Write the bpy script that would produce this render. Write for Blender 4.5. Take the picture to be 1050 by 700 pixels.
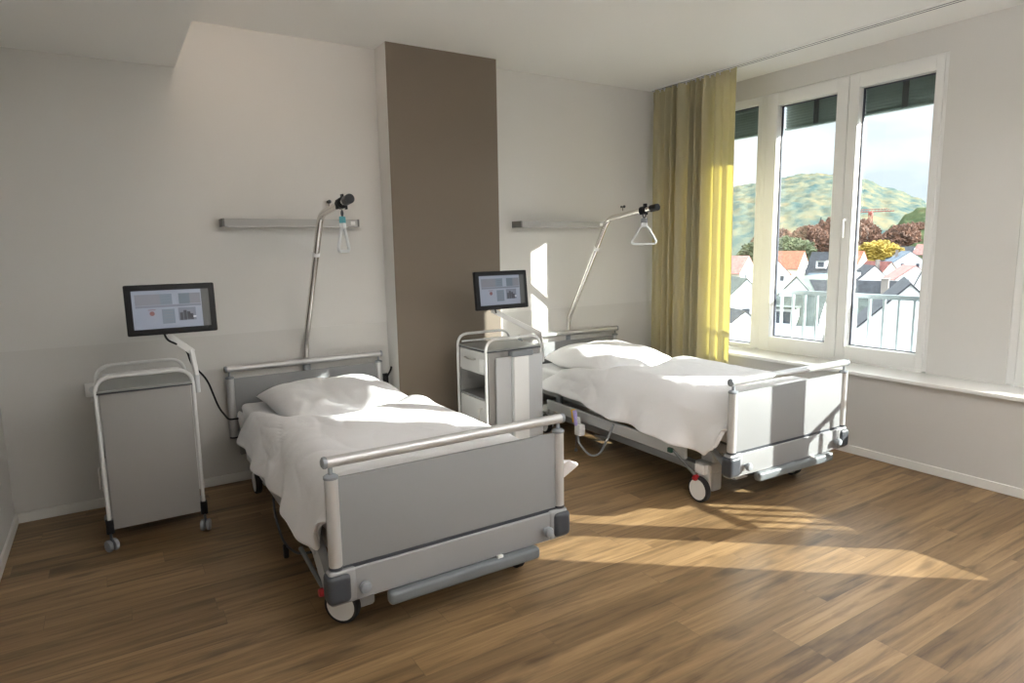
import bpy, bmesh, math, random
from mathutils import Vector, Matrix, noise
random.seed(7)
for o in list(bpy.data.objects): bpy.data.objects.remove(o)
S = bpy.context.scene
C = S.collection
PI = math.pi

# ------------------------------------------------------------------ camera
FPX = 658.6; YAW = .5591; PIT = .1446; ROL = -.0171; CAMP = Vector((-4.4175, -4.4423, 1.5))
def cam_basis():
    cy, sy, cp, sp = math.cos(YAW), math.sin(YAW), math.cos(PIT), math.sin(PIT)
    f = Vector((sy*cp, cy*cp, -sp)); r = Vector((cy, -sy, 0)); u = r.cross(f)
    cr, sr = math.cos(ROL), math.sin(ROL)
    return cr*r + sr*u, -sr*r + cr*u, f
R_, U_, F_ = cam_basis()
cd = bpy.data.cameras.new('camera'); cam = bpy.data.objects.new('camera', cd); C.objects.link(cam)
cd.sensor_width = 36; cd.sensor_fit = 'HORIZONTAL'; cd.lens = FPX/1050*36; cd.clip_start = .05; cd.clip_end = 6000
M = Matrix((R_, U_, -F_)).transposed().to_4x4(); M.translation = CAMP
cam.matrix_world = M
S.camera = cam
S.view_settings.view_transform = 'Standard'; S.view_settings.look = 'None'
S.view_settings.gamma = 1; S.view_settings.use_curve_mapping = False
S.view_settings.exposure = 1.0

# ------------------------------------------------------------------ light
SUN_DIR = Vector((-1, .832, -.507)).normalized()      # the way the rays travel
SUN_E = 10
sd = bpy.data.lights.new('sun', 'SUN'); sd.energy = SUN_E; sd.angle = math.radians(.4); sd.color = (1, .965, .91)
so = bpy.data.objects.new('sun', sd); C.objects.link(so)
so.rotation_euler = SUN_DIR.to_track_quat('-Z', 'Y').to_euler(); so.location = (6, -6, 6)

w = bpy.data.worlds.new('sky'); S.world = w; w.use_nodes = True
nt = w.node_tree; nt.nodes.clear(); L = nt.links
tc = nt.nodes.new('ShaderNodeTexCoord'); mp = nt.nodes.new('ShaderNodeMapping'); mp.inputs['Scale'].default_value = (1, 1, 3.2)
nz = nt.nodes.new('ShaderNodeTexNoise'); nz.inputs['Scale'].default_value = 3.2; nz.inputs['Detail'].default_value = 6
cr = nt.nodes.new('ShaderNodeValToRGB'); cr.color_ramp.elements[0].position = .34; cr.color_ramp.elements[1].position = .56
cr.color_ramp.elements[0].color = (.60, .66, .745, 1); cr.color_ramp.elements[1].color = (.93, .95, 1.0, 1)
sep = nt.nodes.new('ShaderNodeSeparateXYZ')
mr = nt.nodes.new('ShaderNodeMapRange'); mr.inputs[1].default_value = .25; mr.inputs[2].default_value = .75; mr.inputs[3].default_value = .82; mr.inputs[4].default_value = 4.0
vd = nt.nodes.new('ShaderNodeVectorMath'); vd.operation = 'DOT_PRODUCT'; vd.inputs[1].default_value = -SUN_DIR
mr2 = nt.nodes.new('ShaderNodeMapRange'); mr2.inputs[1].default_value = .55; mr2.inputs[2].default_value = 1; mr2.inputs[3].default_value = 0; mr2.inputs[4].default_value = 2.2
ad = nt.nodes.new('ShaderNodeMath'); ad.operation = 'ADD'
bg = nt.nodes.new('ShaderNodeBackground'); ow = nt.nodes.new('ShaderNodeOutputWorld')
L.new(tc.outputs['Generated'], mp.inputs[0]); L.new(mp.outputs[0], nz.inputs[0]); L.new(nz.outputs[0], cr.inputs[0])
L.new(tc.outputs['Generated'], sep.inputs[0]); L.new(sep.outputs[2], mr.inputs[0])
L.new(tc.outputs['Generated'], vd.inputs[0]); L.new(vd.outputs['Value'], mr2.inputs[0])
L.new(mr.outputs[0], ad.inputs[0]); L.new(mr2.outputs[0], ad.inputs[1])
L.new(cr.outputs[0], bg.inputs[0]); L.new(ad.outputs[0], bg.inputs[1]); L.new(bg.outputs[0], ow.inputs[0])

# ------------------------------------------------------------------ materials
MT = {}
def mat(name, col, rough=.5, metal=0, spec=.5, bump=0, bscale=200, trans=0, emit=None, coat=0, var=0, vscale=8):
    m = bpy.data.materials.new(name); m.use_nodes = True; n = m.node_tree; b = n.nodes['Principled BSDF']
    b.inputs['Base Color'].default_value = (*col, 1); b.inputs['Roughness'].default_value = rough; b.inputs['Metallic'].default_value = metal
    b.inputs['Specular IOR Level'].default_value = spec; b.inputs['Coat Weight'].default_value = coat
    t = n.nodes.new('ShaderNodeTexCoord')
    if bump:
        x = n.nodes.new('ShaderNodeTexNoise'); x.inputs['Scale'].default_value = bscale; x.inputs['Detail'].default_value = 3
        bp = n.nodes.new('ShaderNodeBump'); bp.inputs['Strength'].default_value = bump; bp.inputs['Distance'].default_value = .002
        n.links.new(t.outputs['Object'], x.inputs[0]); n.links.new(x.outputs[0], bp.inputs['Height']); n.links.new(bp.outputs[0], b.inputs['Normal'])
    if var:
        x = n.nodes.new('ShaderNodeTexNoise'); x.inputs['Scale'].default_value = vscale; x.inputs['Detail'].default_value = 4
        r = n.nodes.new('ShaderNodeValToRGB')
        r.color_ramp.elements[0].color = (*[c*(1-var) for c in col], 1); r.color_ramp.elements[1].color = (*[min(1, c*(1+var)) for c in col], 1)
        r.color_ramp.elements[0].position = .35; r.color_ramp.elements[1].position = .65
        n.links.new(t.outputs['Object'], x.inputs[0]); n.links.new(x.outputs[0], r.inputs[0]); n.links.new(r.outputs[0], b.inputs['Base Color'])
    if emit:
        b.inputs['Emission Color'].default_value = (*emit[0], 1); b.inputs['Emission Strength'].default_value = emit[1]
    MT[name] = m; return m
WALL = (.655, .645, .622)
mat('wall_paint', WALL, .75, bump=.15, bscale=260)
mat('wall_coat', (.605, .593, .568), .62, bump=.15, bscale=260)
mat('ceiling_paint', (.83, .825, .81), .8, bump=.1, bscale=200)
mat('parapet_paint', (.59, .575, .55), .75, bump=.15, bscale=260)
mat('pillar_brown', (.165, .132, .098), .6, bump=.1, bscale=260)
mat('white_trim', (.74, .73, .70), .4)
mat('pvc_white', (.80, .80, .785), .3)
mat('sill_white', (.86, .86, .84), .18)
mat('gasket', (.05, .055, .08), .5)
mat('alu', (.56, .56, .56), .42, metal=.55)
mat('chrome', (.74, .71, .67), .14, metal=1)
mat('satin_steel', (.60, .58, .55), .32, metal=.85)
mat('white_tube', (.66, .66, .65), .28, coat=.3)
mat('grey_panel', (.255, .26, .265), .42, bump=.05, bscale=500)
mat('light_panel', (.50, .51, .52), .38)
mat('grey_plastic', (.24, .26, .28), .45)
mat('pale_plastic', (.62, .64, .65), .4)
mat('dark_plastic', (.045, .05, .06), .42)
mat('black_plastic', (.010, .010, .012), .4, spec=.25)
mat('rubber', (.02, .02, .022), .7)
mat('white_plastic', (.78, .78, .77), .35)
mat('red_plastic', (.38, .01, .015), .4)
mat('green_plastic', (.01, .07, .045), .4)
mat('yellow_plastic', (.80, .50, .02), .4)
mat('violet_plastic', (.42, .36, .70), .4)
mat('teal_fabric', (.10, .36, .42), .8)
mat('orange_cable', (.30, .28, .26), .6)
mat('lamp_fascia', (.42, .42, .41), .65, spec=.2)
mat('lamp_endcap', (.17, .17, .165), .5)
mat('railing_paint', (.30, .34, .36), .4)
mat('blind_slat', (.19, .24, .225), .5)
mat('facade_render', (.42, .41, .39), .85)
mat('house_white', (.78, .78, .80), .9)
mat('house_cream', (.70, .64, .54), .9)
mat('roof_slate', (.035, .038, .045), .8, var=.35, vscale=1.5)
mat('roof_green', (.07, .085, .075), .8, var=.3, vscale=1.2)
mat('roof_red', (.16, .05, .04), .8, var=.3, vscale=1.2)
mat('roof_orange', (.30, .10, .055), .8, var=.25, vscale=1.2)
mat('roof_blue', (.10, .13, .16), .8, var=.25, vscale=1.2)
mat('roof_pink', (.32, .15, .13), .8, var=.2, vscale=1.2)
mat('dark_glass', (.05, .06, .08), .15)
mat('chimney_stone', (.26, .23, .21), .9)
mat('wood_red', (.20, .03, .03), .7)
mat('bark', (.08, .05, .035), .9)
mat('leaf_rust', (.125, .065, .042), .9, var=.6, vscale=.4)
mat('leaf_olive', (.07, .085, .04), .9, var=.5, vscale=.25)
mat('leaf_yellow', (.27, .19, .03), .9, var=.3, vscale=.3)
mat('leaf_dark', (.03, .06, .055), .9, var=.4, vscale=.25)
mat('crane_red', (.35, .09, .07), .6)
mat('terrace_grey', (.25, .25, .25), .9)
mat('fill_diffuser', (.8, .8, .8), .5, emit=((1, .93, .84), 2.2))
mat('led_strip', (.9, .9, .9), .5, emit=((1, .80, .66), 9))

def nodemat(name):
    m = bpy.data.materials.new(name); m.use_nodes = True; MT[name] = m
    return m, m.node_tree, m.node_tree.nodes['Principled BSDF']
def NN(n, t, **k):
    x = n.nodes.new(t)
    for a, v in k.items(): setattr(x, a, v)
    return x
def floor_mat():
    m, n, b = nodemat('oak_planks'); l = n.links
    t = NN(n, 'ShaderNodeTexCoord')
    br = NN(n, 'ShaderNodeTexBrick'); br.offset = 0; br.offset_frequency = 1; br.squash = 1
    br.inputs['Color1'].default_value = (0, 0, 0, 1); br.inputs['Color2'].default_value = (1, 1, 1, 1); br.inputs['Mortar'].default_value = (.5, .5, .5, 1)
    br.inputs['Scale'].default_value = 1; br.inputs['Mortar Size'].default_value = .0007; br.inputs['Brick Width'].default_value = 1.15; br.inputs['Row Height'].default_value = .125
    br.inputs['Mortar Smooth'].default_value = .1
    sp = NN(n, 'ShaderNodeSeparateXYZ'); l.new(t.outputs['Object'], sp.inputs[0])
    dv = NN(n, 'ShaderNodeMath', operation='DIVIDE'); dv.inputs[1].default_value = .125; l.new(sp.outputs[1], dv.inputs[0])
    fl = NN(n, 'ShaderNodeMath', operation='FLOOR'); l.new(dv.outputs[0], fl.inputs[0])
    wn = NN(n, 'ShaderNodeTexWhiteNoise', noise_dimensions='1D'); l.new(fl.outputs[0], wn.inputs['W'])
    ml = NN(n, 'ShaderNodeMath', operation='MULTIPLY_ADD'); ml.inputs[1].default_value = 7.3; l.new(wn.outputs['Value'], ml.inputs[0]); l.new(sp.outputs[0], ml.inputs[2])
    cx = NN(n, 'ShaderNodeCombineXYZ'); l.new(ml.outputs[0], cx.inputs[0]); l.new(sp.outputs[1], cx.inputs[1])
    l.new(cx.outputs[0], br.inputs['Vector'])
    # each plank shifts the grain
    vm = NN(n, 'ShaderNodeVectorMath', operation='SCALE'); vm.inputs['Scale'].default_value = 13.7
    l.new(br.outputs['Color'], vm.inputs[0])
    ad = NN(n, 'ShaderNodeVectorMath', operation='ADD'); l.new(t.outputs['Object'], ad.inputs[0]); l.new(vm.outputs[0], ad.inputs[1])
    mp = NN(n, 'ShaderNodeMapping'); mp.inputs['Scale'].default_value = (.8, 14, 1); l.new(ad.outputs[0], mp.inputs[0])
    g = NN(n, 'ShaderNodeTexNoise'); g.inputs['Scale'].default_value = 1.6; g.inputs['Detail'].default_value = 9; g.inputs['Roughness'].default_value = .68; g.inputs['Distortion'].default_value = .6
    l.new(mp.outputs[0], g.inputs[0])
    mp2 = NN(n, 'ShaderNodeMapping'); mp2.inputs['Scale'].default_value = (2.4, 9, 1); l.new(ad.outputs[0], mp2.inputs[0])
    k = NN(n, 'ShaderNodeTexNoise'); k.inputs['Scale'].default_value = 1.1; k.inputs['Detail'].default_value = 3; l.new(mp2.outputs[0], k.inputs[0])
    kr = NN(n, 'ShaderNodeValToRGB'); kr.color_ramp.elements[0].position = .27; kr.color_ramp.elements[1].position = .42
    kr.color_ramp.elements[0].color = (.38, .36, .36, 1); kr.color_ramp.elements[1].color = (1, 1, 1, 1); l.new(k.outputs[0], kr.inputs[0])
    r = NN(n, 'ShaderNodeValToRGB'); e = r.color_ramp.elements
    e[0].position = .30; e[0].color = (.112, .065, .030, 1); e[1].position = .72; e[1].color = (.42, .275, .138, 1)
    x = e.new(.48); x.color = (.270, .170, .080, 1)
    l.new(g.outputs[0], r.inputs[0])
    # plank tone
    tr = NN(n, 'ShaderNodeValToRGB'); tr.color_ramp.elements[0].color = (.62, .60, .58, 1); tr.color_ramp.elements[1].color = (1.02, 1.02, 1.03, 1)
    l.new(br.outputs['Color'], tr.inputs[0])
    m1 = NN(n, 'ShaderNodeMix', data_type='RGBA', blend_type='MULTIPLY'); m1.inputs[0].default_value = 1
    l.new(r.outputs[0], m1.inputs[6]); l.new(tr.outputs[0], m1.inputs[7])
    m2 = NN(n, 'ShaderNodeMix', data_type='RGBA', blend_type='MULTIPLY'); m2.inputs[0].default_value = .8
    l.new(m1.outputs[2], m2.inputs[6]); l.new(kr.outputs[0], m2.inputs[7])
    m3 = NN(n, 'ShaderNodeMix', data_type='RGBA'); m3.inputs[7].default_value = (.11, .075, .042, 1)
    l.new(br.outputs['Fac'], m3.inputs[0]); l.new(m2.outputs[2], m3.inputs[6])
    l.new(m3.outputs[2], b.inputs['Base Color'])
    b.inputs['Roughness'].default_value = .42; b.inputs['Specular IOR Level'].default_value = .45
    bp = NN(n, 'ShaderNodeBump'); bp.inputs['Strength'].default_value = .12; bp.inputs['Distance'].default_value = .002
    l.new(g.outputs[0], bp.inputs['Height']); l.new(bp.outputs[0], b.inputs['Normal'])
floor_mat()
def cloth_mat(name, col, rough=.85, weave=.12):
    m, n, b = nodemat(name); l = n.links
    b.inputs['Base Color'].default_value = (*col, 1); b.inputs['Roughness'].default_value = rough; b.inputs['Sheen Weight'].default_value = .15
    t = NN(n, 'ShaderNodeTexCoord')
    g = NN(n, 'ShaderNodeTexNoise'); g.inputs['Scale'].default_value = 7; g.inputs['Detail'].default_value = 6; g.inputs['Distortion'].default_value = 1.2
    bp = NN(n, 'ShaderNodeBump'); bp.inputs['Strength'].default_value = weave*2.5; bp.inputs['Distance'].default_value = .012
    l.new(t.outputs['Object'], g.inputs[0]); l.new(g.outputs[0], bp.inputs['Height']); l.new(bp.outputs[0], b.inputs['Normal'])
cloth_mat('bed_linen', (.84, .835, .85), weave=.2)
cloth_mat('pillow_linen', (.84, .835, .845), weave=.2)
cloth_mat('sheet_linen', (.74, .74, .75))
def curtain_mat():
    m = bpy.data.materials.new('curtain_fabric'); m.use_nodes = True; n = m.node_tree; n.nodes.clear(); l = n.links
    o = NN(n, 'ShaderNodeOutputMaterial'); d = NN(n, 'ShaderNodeBsdfDiffuse'); t = NN(n, 'ShaderNodeBsdfTranslucent'); mx = NN(n, 'ShaderNodeMixShader')
    d.inputs[0].default_value = (.53, .49, .345, 1); t.inputs[0].default_value = (.97, .80, .16, 1); mx.inputs[0].default_value = .20
    l.new(d.outputs[0], mx.inputs[1]); l.new(t.outputs[0], mx.inputs[2]); l.new(mx.outputs[0], o.inputs[0]); MT['curtain_fabric'] = m
curtain_mat()
def glass_mat():
    m = bpy.data.materials.new('window_glass'); m.use_nodes = True; n = m.node_tree; n.nodes.clear(); l = n.links
    o = NN(n, 'ShaderNodeOutputMaterial'); t = NN(n, 'ShaderNodeBsdfTransparent'); g = NN(n, 'ShaderNodeBsdfGlossy'); mx = NN(n, 'ShaderNodeMixShader'); f = NN(n, 'ShaderNodeFresnel')
    t.inputs[0].default_value = (.93, .96, .95, 1); g.inputs['Roughness'].default_value = .01; f.inputs[0].default_value = 1.35
    l.new(f.outputs[0], mx.inputs[0]); l.new(t.outputs[0], mx.inputs[1]); l.new(g.outputs[0], mx.inputs[2]); l.new(mx.outputs[0], o.inputs[0]); MT['window_glass'] = m
glass_mat()
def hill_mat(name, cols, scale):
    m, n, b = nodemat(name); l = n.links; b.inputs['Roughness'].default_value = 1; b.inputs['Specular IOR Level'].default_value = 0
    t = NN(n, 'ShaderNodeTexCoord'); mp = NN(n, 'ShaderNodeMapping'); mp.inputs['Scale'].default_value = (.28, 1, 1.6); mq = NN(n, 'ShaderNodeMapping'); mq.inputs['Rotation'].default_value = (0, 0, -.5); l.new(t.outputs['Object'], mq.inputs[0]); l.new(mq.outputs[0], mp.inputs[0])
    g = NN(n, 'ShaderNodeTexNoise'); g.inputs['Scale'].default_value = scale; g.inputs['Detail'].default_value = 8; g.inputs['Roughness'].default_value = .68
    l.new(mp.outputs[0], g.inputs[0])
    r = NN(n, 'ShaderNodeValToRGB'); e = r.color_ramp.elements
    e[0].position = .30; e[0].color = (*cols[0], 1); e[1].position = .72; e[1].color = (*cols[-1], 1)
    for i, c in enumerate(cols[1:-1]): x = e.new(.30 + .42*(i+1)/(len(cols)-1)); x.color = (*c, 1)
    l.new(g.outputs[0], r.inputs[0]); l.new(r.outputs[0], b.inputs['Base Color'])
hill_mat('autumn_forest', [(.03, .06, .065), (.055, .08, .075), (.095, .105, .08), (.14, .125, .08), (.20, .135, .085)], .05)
hill_mat('meadow', [(.10, .11, .09), (.15, .15, .13), (.20, .19, .17)], .03)
hill_mat('olive_slope', [(.035, .055, .03), (.065, .08, .04), (.12, .09, .05)], .05)

# ------------------------------------------------------------------ mesh helpers
class MB:
    def __init__(s): s.bm = bmesh.new()
    def box(s, c, d, bev=0, seg=2, rot=None):
        g = bmesh.ops.create_cube(s.bm, size=1); vs = g['verts']
        bmesh.ops.scale(s.bm, vec=d, verts=vs)
        if bev:
            es = list({e for v in vs for e in v.link_edges})
            r = bmesh.ops.bevel(s.bm, geom=es, offset=bev, segments=seg, profile=.6, affect='EDGES', clamp_overlap=True)
            vs = list({v for f in r['faces'] for v in f.verts} | {v for v in vs if v.is_valid})
        if rot is not None: bmesh.ops.rotate(s.bm, cent=(0, 0, 0), matrix=rot, verts=vs)
        bmesh.ops.translate(s.bm, vec=c, verts=vs); return s
    def bx(s, x0, x1, y0, y1, z0, z1, bev=0, seg=2):
        return s.box(((x0+x1)/2, (y0+y1)/2, (z0+z1)/2), (abs(x1-x0), abs(y1-y0), abs(z1-z0)), bev, seg)
    def tube(s, pts, r, n=12, cap=True, closed=False, radii=None):
        pts = [Vector(p) for p in pts]; N = len(pts); rings = []; up = None
        for i, p in enumerate(pts):
            a = pts[(i-1) % N] if (closed or i > 0) else p; b = pts[(i+1) % N] if (closed or i < N-1) else p
            t = (b-a).normalized()
            if up is None: up = Vector((0, 0, 1)) if abs(t.z) < .9 else Vector((1, 0, 0))
            x = t.cross(up).normalized(); up = x.cross(t).normalized()
            rr = radii[i] if radii else r
            rings.append([s.bm.verts.new(p + rr*(math.cos(q*2*PI/n)*x + math.sin(q*2*PI/n)*up)) for q in range(n)])
        for i in range(N if closed else N-1):
            A, B = rings[i], rings[(i+1) % N]
            for q in range(n): s.bm.faces.new((A[q], A[(q+1) % n], B[(q+1) % n], B[q]))
        if cap and not closed: s.bm.faces.new(rings[0][::-1]); s.bm.faces.new(rings[-1])
        return s
    def lathe(s, prof, c=(0, 0, 0), axis='Z', n=24):
        rings = []
        for r, h in prof:
            ring = []
            for q in range(n):
                a = 2*PI*q/n; p = (r*math.cos(a), r*math.sin(a), h)
                if axis == 'X': p = (p[2], p[0], p[1])
                if axis == 'Y': p = (p[1], p[2], p[0])
                ring.append(s.bm.verts.new(Vector(p)+Vector(c)))
            rings.append(ring)
        for A, B in zip(rings, rings[1:]):
            for q in range(n): s.bm.faces.new((A[q], A[(q+1) % n], B[(q+1) % n], B[q]))
        s.bm.faces.new(rings[0][::-1]); s.bm.faces.new(rings[-1]); return s
    def prism(s, poly, vec):
        a = [s.bm.verts.new(Vector(p)) for p in poly]; b = [s.bm.verts.new(Vector(p)+Vector(vec)) for p in poly]
        s.bm.faces.new(a); s.bm.faces.new(b[::-1]); k = len(a)
        for i in range(k): s.bm.faces.new((a[i], b[i], b[(i+1) % k], a[(i+1) % k]))
        return s
    def grid(s, fn, nu, nv):
        v = [[s.bm.verts.new(fn(i/nu, j/nv)) for j in range(nv+1)] for i in range(nu+1)]
        for i in range(nu):
            for j in range(nv): s.bm.faces.new((v[i][j], v[i+1][j], v[i+1][j+1], v[i][j+1]))
        return s
    def build(s, name, m, parent=None, smooth=True, ang=35):
        bmesh.ops.recalc_face_normals(s.bm, faces=s.bm.faces)
        me = bpy.data.meshes.new(name); s.bm.to_mesh(me); s.bm.free()
        me.materials.append(MT[m]); o = bpy.data.objects.new(name, me); C.objects.link(o)
        if smooth:
            me.polygons.foreach_set('use_smooth', [True]*len(me.polygons))
            me.set_sharp_from_angle(angle=math.radians(ang))
        if parent is not None: o.parent = parent
        return o
def arc(pts, r, seg=6, closed=False):
    """round the corners of a polyline"""
    P = [Vector(p) for p in pts]; out = [] if closed else [P[0]]
    rng = range(len(P)) if closed else range(1, len(P)-1)
    for i in rng:
        a, b, c = P[i-1], P[i], P[(i+1) % len(P)]
        d1 = (a-b); d2 = (c-b); rr = min(r, d1.length*.49, d2.length*.49)
        p1 = b + d1.normalized()*rr; p2 = b + d2.normalized()*rr
        for k in range(seg+1):
            t = k/seg; out.append((1-t)**2*p1 + 2*t*(1-t)*b + t*t*p2)
    if not closed: out.append(P[-1])
    return out
def empty(name, loc=(0, 0, 0), rz=0):
    o = bpy.data.objects.new(name, None); C.objects.link(o); o.location = loc; o.rotation_euler = (0, 0, rz); o.empty_display_size = .1; return o
def tag(o, label, cat, group=None, kind=None):
    o['label'] = label; o['category'] = cat
    if group: o['group'] = group
    if kind: o['kind'] = kind
    return o
def struct(o): o['kind'] = 'structure'; return o
def copy_tree(o, parent=None):
    c = o.copy(); C.objects.link(c)
    if parent is not None: c.parent = parent
    for ch in list(o.children): copy_tree(ch, c)
    return c

# ------------------------------------------------------------------ the room
H = 2.87; XL = -4.98; YB = -6.0; XU = .30
struct(MB().bx(XL-.2, .45, YB-.2, .2, -.12, 0).build('floor', 'oak_planks', smooth=False))
struct(MB().bx(XL-.2, .5, YB-.2, .2, H, H+.2).build('ceiling', 'ceiling_paint', smooth=False))
struct(MB().bx(XL-.2, .5, 0, .2, 0, H).build('wall_back', 'wall_paint', smooth=False))
struct(MB().bx(XL-.2, XL, YB, 0, 0, H).build('wall_left', 'wall_paint', smooth=False))
struct(MB().bx(XL-.2, .5, YB-.2, YB, 0, H).build('wall_front', 'wall_paint', smooth=False))
struct(MB().bx(0, .45, YB, 0, 0, .572).build('wall_right', 'parapet_paint', smooth=False))
struct(MB().bx(-.03, XU+.04, YB, 0, .572, .597, .006).build('trim_1', 'sill_white'))
# upper window wall: band over the windows and solid panels between them
ZT = 2.705; ZB = .605
struct(MB().bx(XU-.005, .5, YB, 0, ZT, H).build('wall_upper', 'wall_paint', smooth=False))
W1 = (-.876, -2.273); W2 = (-2.737, -4.134); N1 = (-.42, -.862); N2 = (-4.155, -4.72)
for a, b in ((0, N1[0]), (W1[1], W2[0]), (N2[1], YB)):
    struct(MB().bx(XU-.005, .5, b, a, .55, ZT).build('wall_pier', 'wall_paint', smooth=False))
struct(MB().bx(XL, -3.965, YB, 0, 2.592, H).build('ceiling_soffit', 'ceiling_paint', smooth=False))
# protective coat on the lower wall (its edge shows as a fine line)
ZM = .982
struct(MB().bx(XL, -2.714, -.003, 0, .06, ZM).build('trim_2', 'wall_coat', smooth=False))
struct(MB().bx(-1.857, 0, -.003, 0, .06, ZM).build('trim_3', 'wall_coat', smooth=False))
# pillar: white core with a brown front face
PY = -.195
pil = struct(MB().bx(-2.714, -1.857, PY+.004, 0, 0, H).build('wall_pillar', 'wall_paint', smooth=False))
fc = MB().bx(-2.714, -1.857, PY, PY+.004, 0, H).build('brown_face', 'pillar_brown', pil, smooth=False)
def base(name, x0, x1, y0, y1):
    struct(MB().bx(x0, x1, y0, y1, 0, .058, .003, 1).build(name, 'white_trim'))
base('baseboard_back', XL, -2.714, -.014, 0)
base('baseboard_pillar', -2.714, -1.857, PY-.012, PY)
base('baseboard_back', -1.857, 0, -.014, 0)
base('baseboard_left', XL, XL+.014, YB, -.014)
base('baseboard_right', -.014, 0, YB, -.014)

# ------------------------------------------------------------------ windows
GX = .365
def sash(par, y0, y1, z0, z1, st_l, st_r, rail_t=.09, rail_b=.10, x0=.292, x1=.372):
    """y0 = left as seen from the room (larger y)"""
    m = MB()
    m.bx(x0, x1, y0-st_l, y0, z0, z1, .004); m.bx(x0, x1, y1, y1+st_r, z0, z1, .004)
    m.bx(x0, x1, y1+st_r, y0-st_l, z1-rail_t, z1, .004); m.bx(x0, x1, y1+st_r, y0-st_l, z0, z0+rail_b, .004)
    s = m.build('sash', 'pvc_white', par)
    ga, gb, gc, gd = y0-st_l, y1+st_r, z0+rail_b, z1-rail_t
    g = MB(); k = .008
    g.bx(GX-.012, GX+.004, ga-k, ga, gc, gd); g.bx(GX-.012, GX+.004, gb, gb+k, gc, gd); g.bx(GX-.012, GX+.004, gb, ga, gc, gc+k*.7); g.bx(GX-.012, GX+.004, gb, ga, gd-k, gd)
    g.build('gasket', 'gasket', s, smooth=False)
    MB().bx(GX-.003, GX+.001, gb+k, ga-k, gc+k*.7, gd-k).build('pane', 'window_glass', s, smooth=False)
    return s
def handle(par, y, z, x=.292):
    h = MB().lathe([(.014, 0), (.014, -.012), (.010, -.016)], (x, y, z), 'X', 16)
    h.tube(arc([(x-.012, y, z), (x-.042, y, z), (x-.042, y, z-.13)], .02), .010, 10)
    h.build('handle', 'white_plastic', par)
def double_window(name, W, st=.096):
    y0, y1 = W; e = empty(name, (0, 0, 0)); e['kind'] = 'structure'
    f = MB(); fx0, fx1 = .30, .40
    f.bx(fx0, fx1, y0-.045, y0, ZB, ZT, .003); f.bx(fx0, fx1, y1, y1+.025, ZB, ZT, .003)
    f.bx(fx0, fx1, y1+.025, y0-.045, ZT-.02, ZT, .003); f.bx(fx0, fx1, y1+.025, y0-.045, ZB-.02, ZB+.02, .003)
    f.build('window_frame', 'pvc_white', e)
    MB().bx(.345, .40, y1+.02, y0-.04, ZB+.015, ZB+.05).bx(.345, .40, y1+.02, y0-.04, ZT-.045, ZT-.015).build('rebate', 'pvc_white', e, smooth=False)
    c = y0-.735
    sash(e, y0-.048, c+.001, ZB+.014, ZT-.014, st, .088)
    sash(e, c-.003, y1+.024, ZB+.014, ZT-.014, .074, .052)
    handle(e, c-.035, 1.665)
    MB().bx(.374, .435, c-.055, c+.055, ZB+.03, ZT-.03, .004).build('sun_block_strip', 'pvc_white', e)  # strip added outside the centre post to widen its shadow
    return e
def narrow_window(name, W):
    y0, y1 = W; e = empty(name); e['kind'] = 'structure'
    sash(e, y0, y1, ZB-.02, ZT, .05, .03, .06, .045, x0=.30, x1=.39)
    return e
double_window('window_1', W1); double_window('window_2', W2, .20); narrow_window('window_3', N1); narrow_window('window_4', N2)
struct(MB().bx(.30, .40, W1[0], N1[1], ZB-.02, ZT).build('trim_4', 'pvc_white', smooth=False))
struct(MB().bx(.30, .40, N2[0], W2[1], ZB-.02, ZT).build('trim_5', 'pvc_white', smooth=False))

# outside blinds, partly let down
def blind(y0, y1, label, cord=True, zb=2.43):
    e = empty('exterior_blind', (.44, (y0+y1)/2, zb)); tag(e, label, 'blind', None)
    w_ = abs(y1-y0)/2
    MB().bx(-.02, .03, -w_, w_, .20, .30, .005).build('head_box', 'blind_slat', e)
    m = MB()
    for k in range(9):
        z = .012+k*.021
        m.box((0, 0, z), (.045, 2*w_-.01, .004), rot=Matrix.Rotation(.9, 3, 'Y'))
    m.build('slats', 'blind_slat', e, smooth=False)
    MB().bx(-.02, .02, -w_, w_, -.012, .004, .003).build('bottom_rail', 'blind_slat', e)
    if cord: MB().bx(-.028, -.022, -.02, .02, .0, .22).build('ladder_tape', 'dark_plastic', e, smooth=False)
blind(-1.00, -1.56, 'dark slatted outside blind at the top of the left casement of the big window')
blind(-1.66, -2.24, 'dark slatted outside blind at the top of the right casement, above the sky')
blind(-.44, -.85, 'dark slatted outside blind in the narrow window beside the curtain', False)
blind(-2.86, -3.42, 'dark slatted outside blind on the left casement of the second big window past the pier', True, 2.54)
blind(-3.52, -4.10, 'dark slatted outside blind on the right casement of the second big window past the pier', True, 2.50)
# balustrades in front of the big windows
def railing(W, label):
    y0, y1 = W; X = .52; e = empty('window_railing', (X, (y0+y1)/2, .55)); tag(e, label, 'railing')
    h = (y0-y1)/2+.03
    MB().bx(-.012, .012, -h, h, .52, .555, .004).build('top_rail', 'railing_paint', e)
    MB().bx(-.012, .012, -h, h, .02, .045, .004).build('bottom_rail', 'railing_paint', e)
    n = 14
    for k in range(n):
        y = -h+.02+(2*h-.04)*k/(n-1)
        MB().bx(-.011, .011, y-.0085, y+.0085, .045, .52).build('baluster', 'railing_paint', e, smooth=False)
    for q in (-h, h-.02): MB().bx(-.12, -.01, q, q+.02, .05, .09).build('bracket', 'railing_paint', e, smooth=False)
railing(W1, 'pale painted balustrade outside the big window')
railing(W2, 'pale painted balustrade outside the second window, past the pier')

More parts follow.
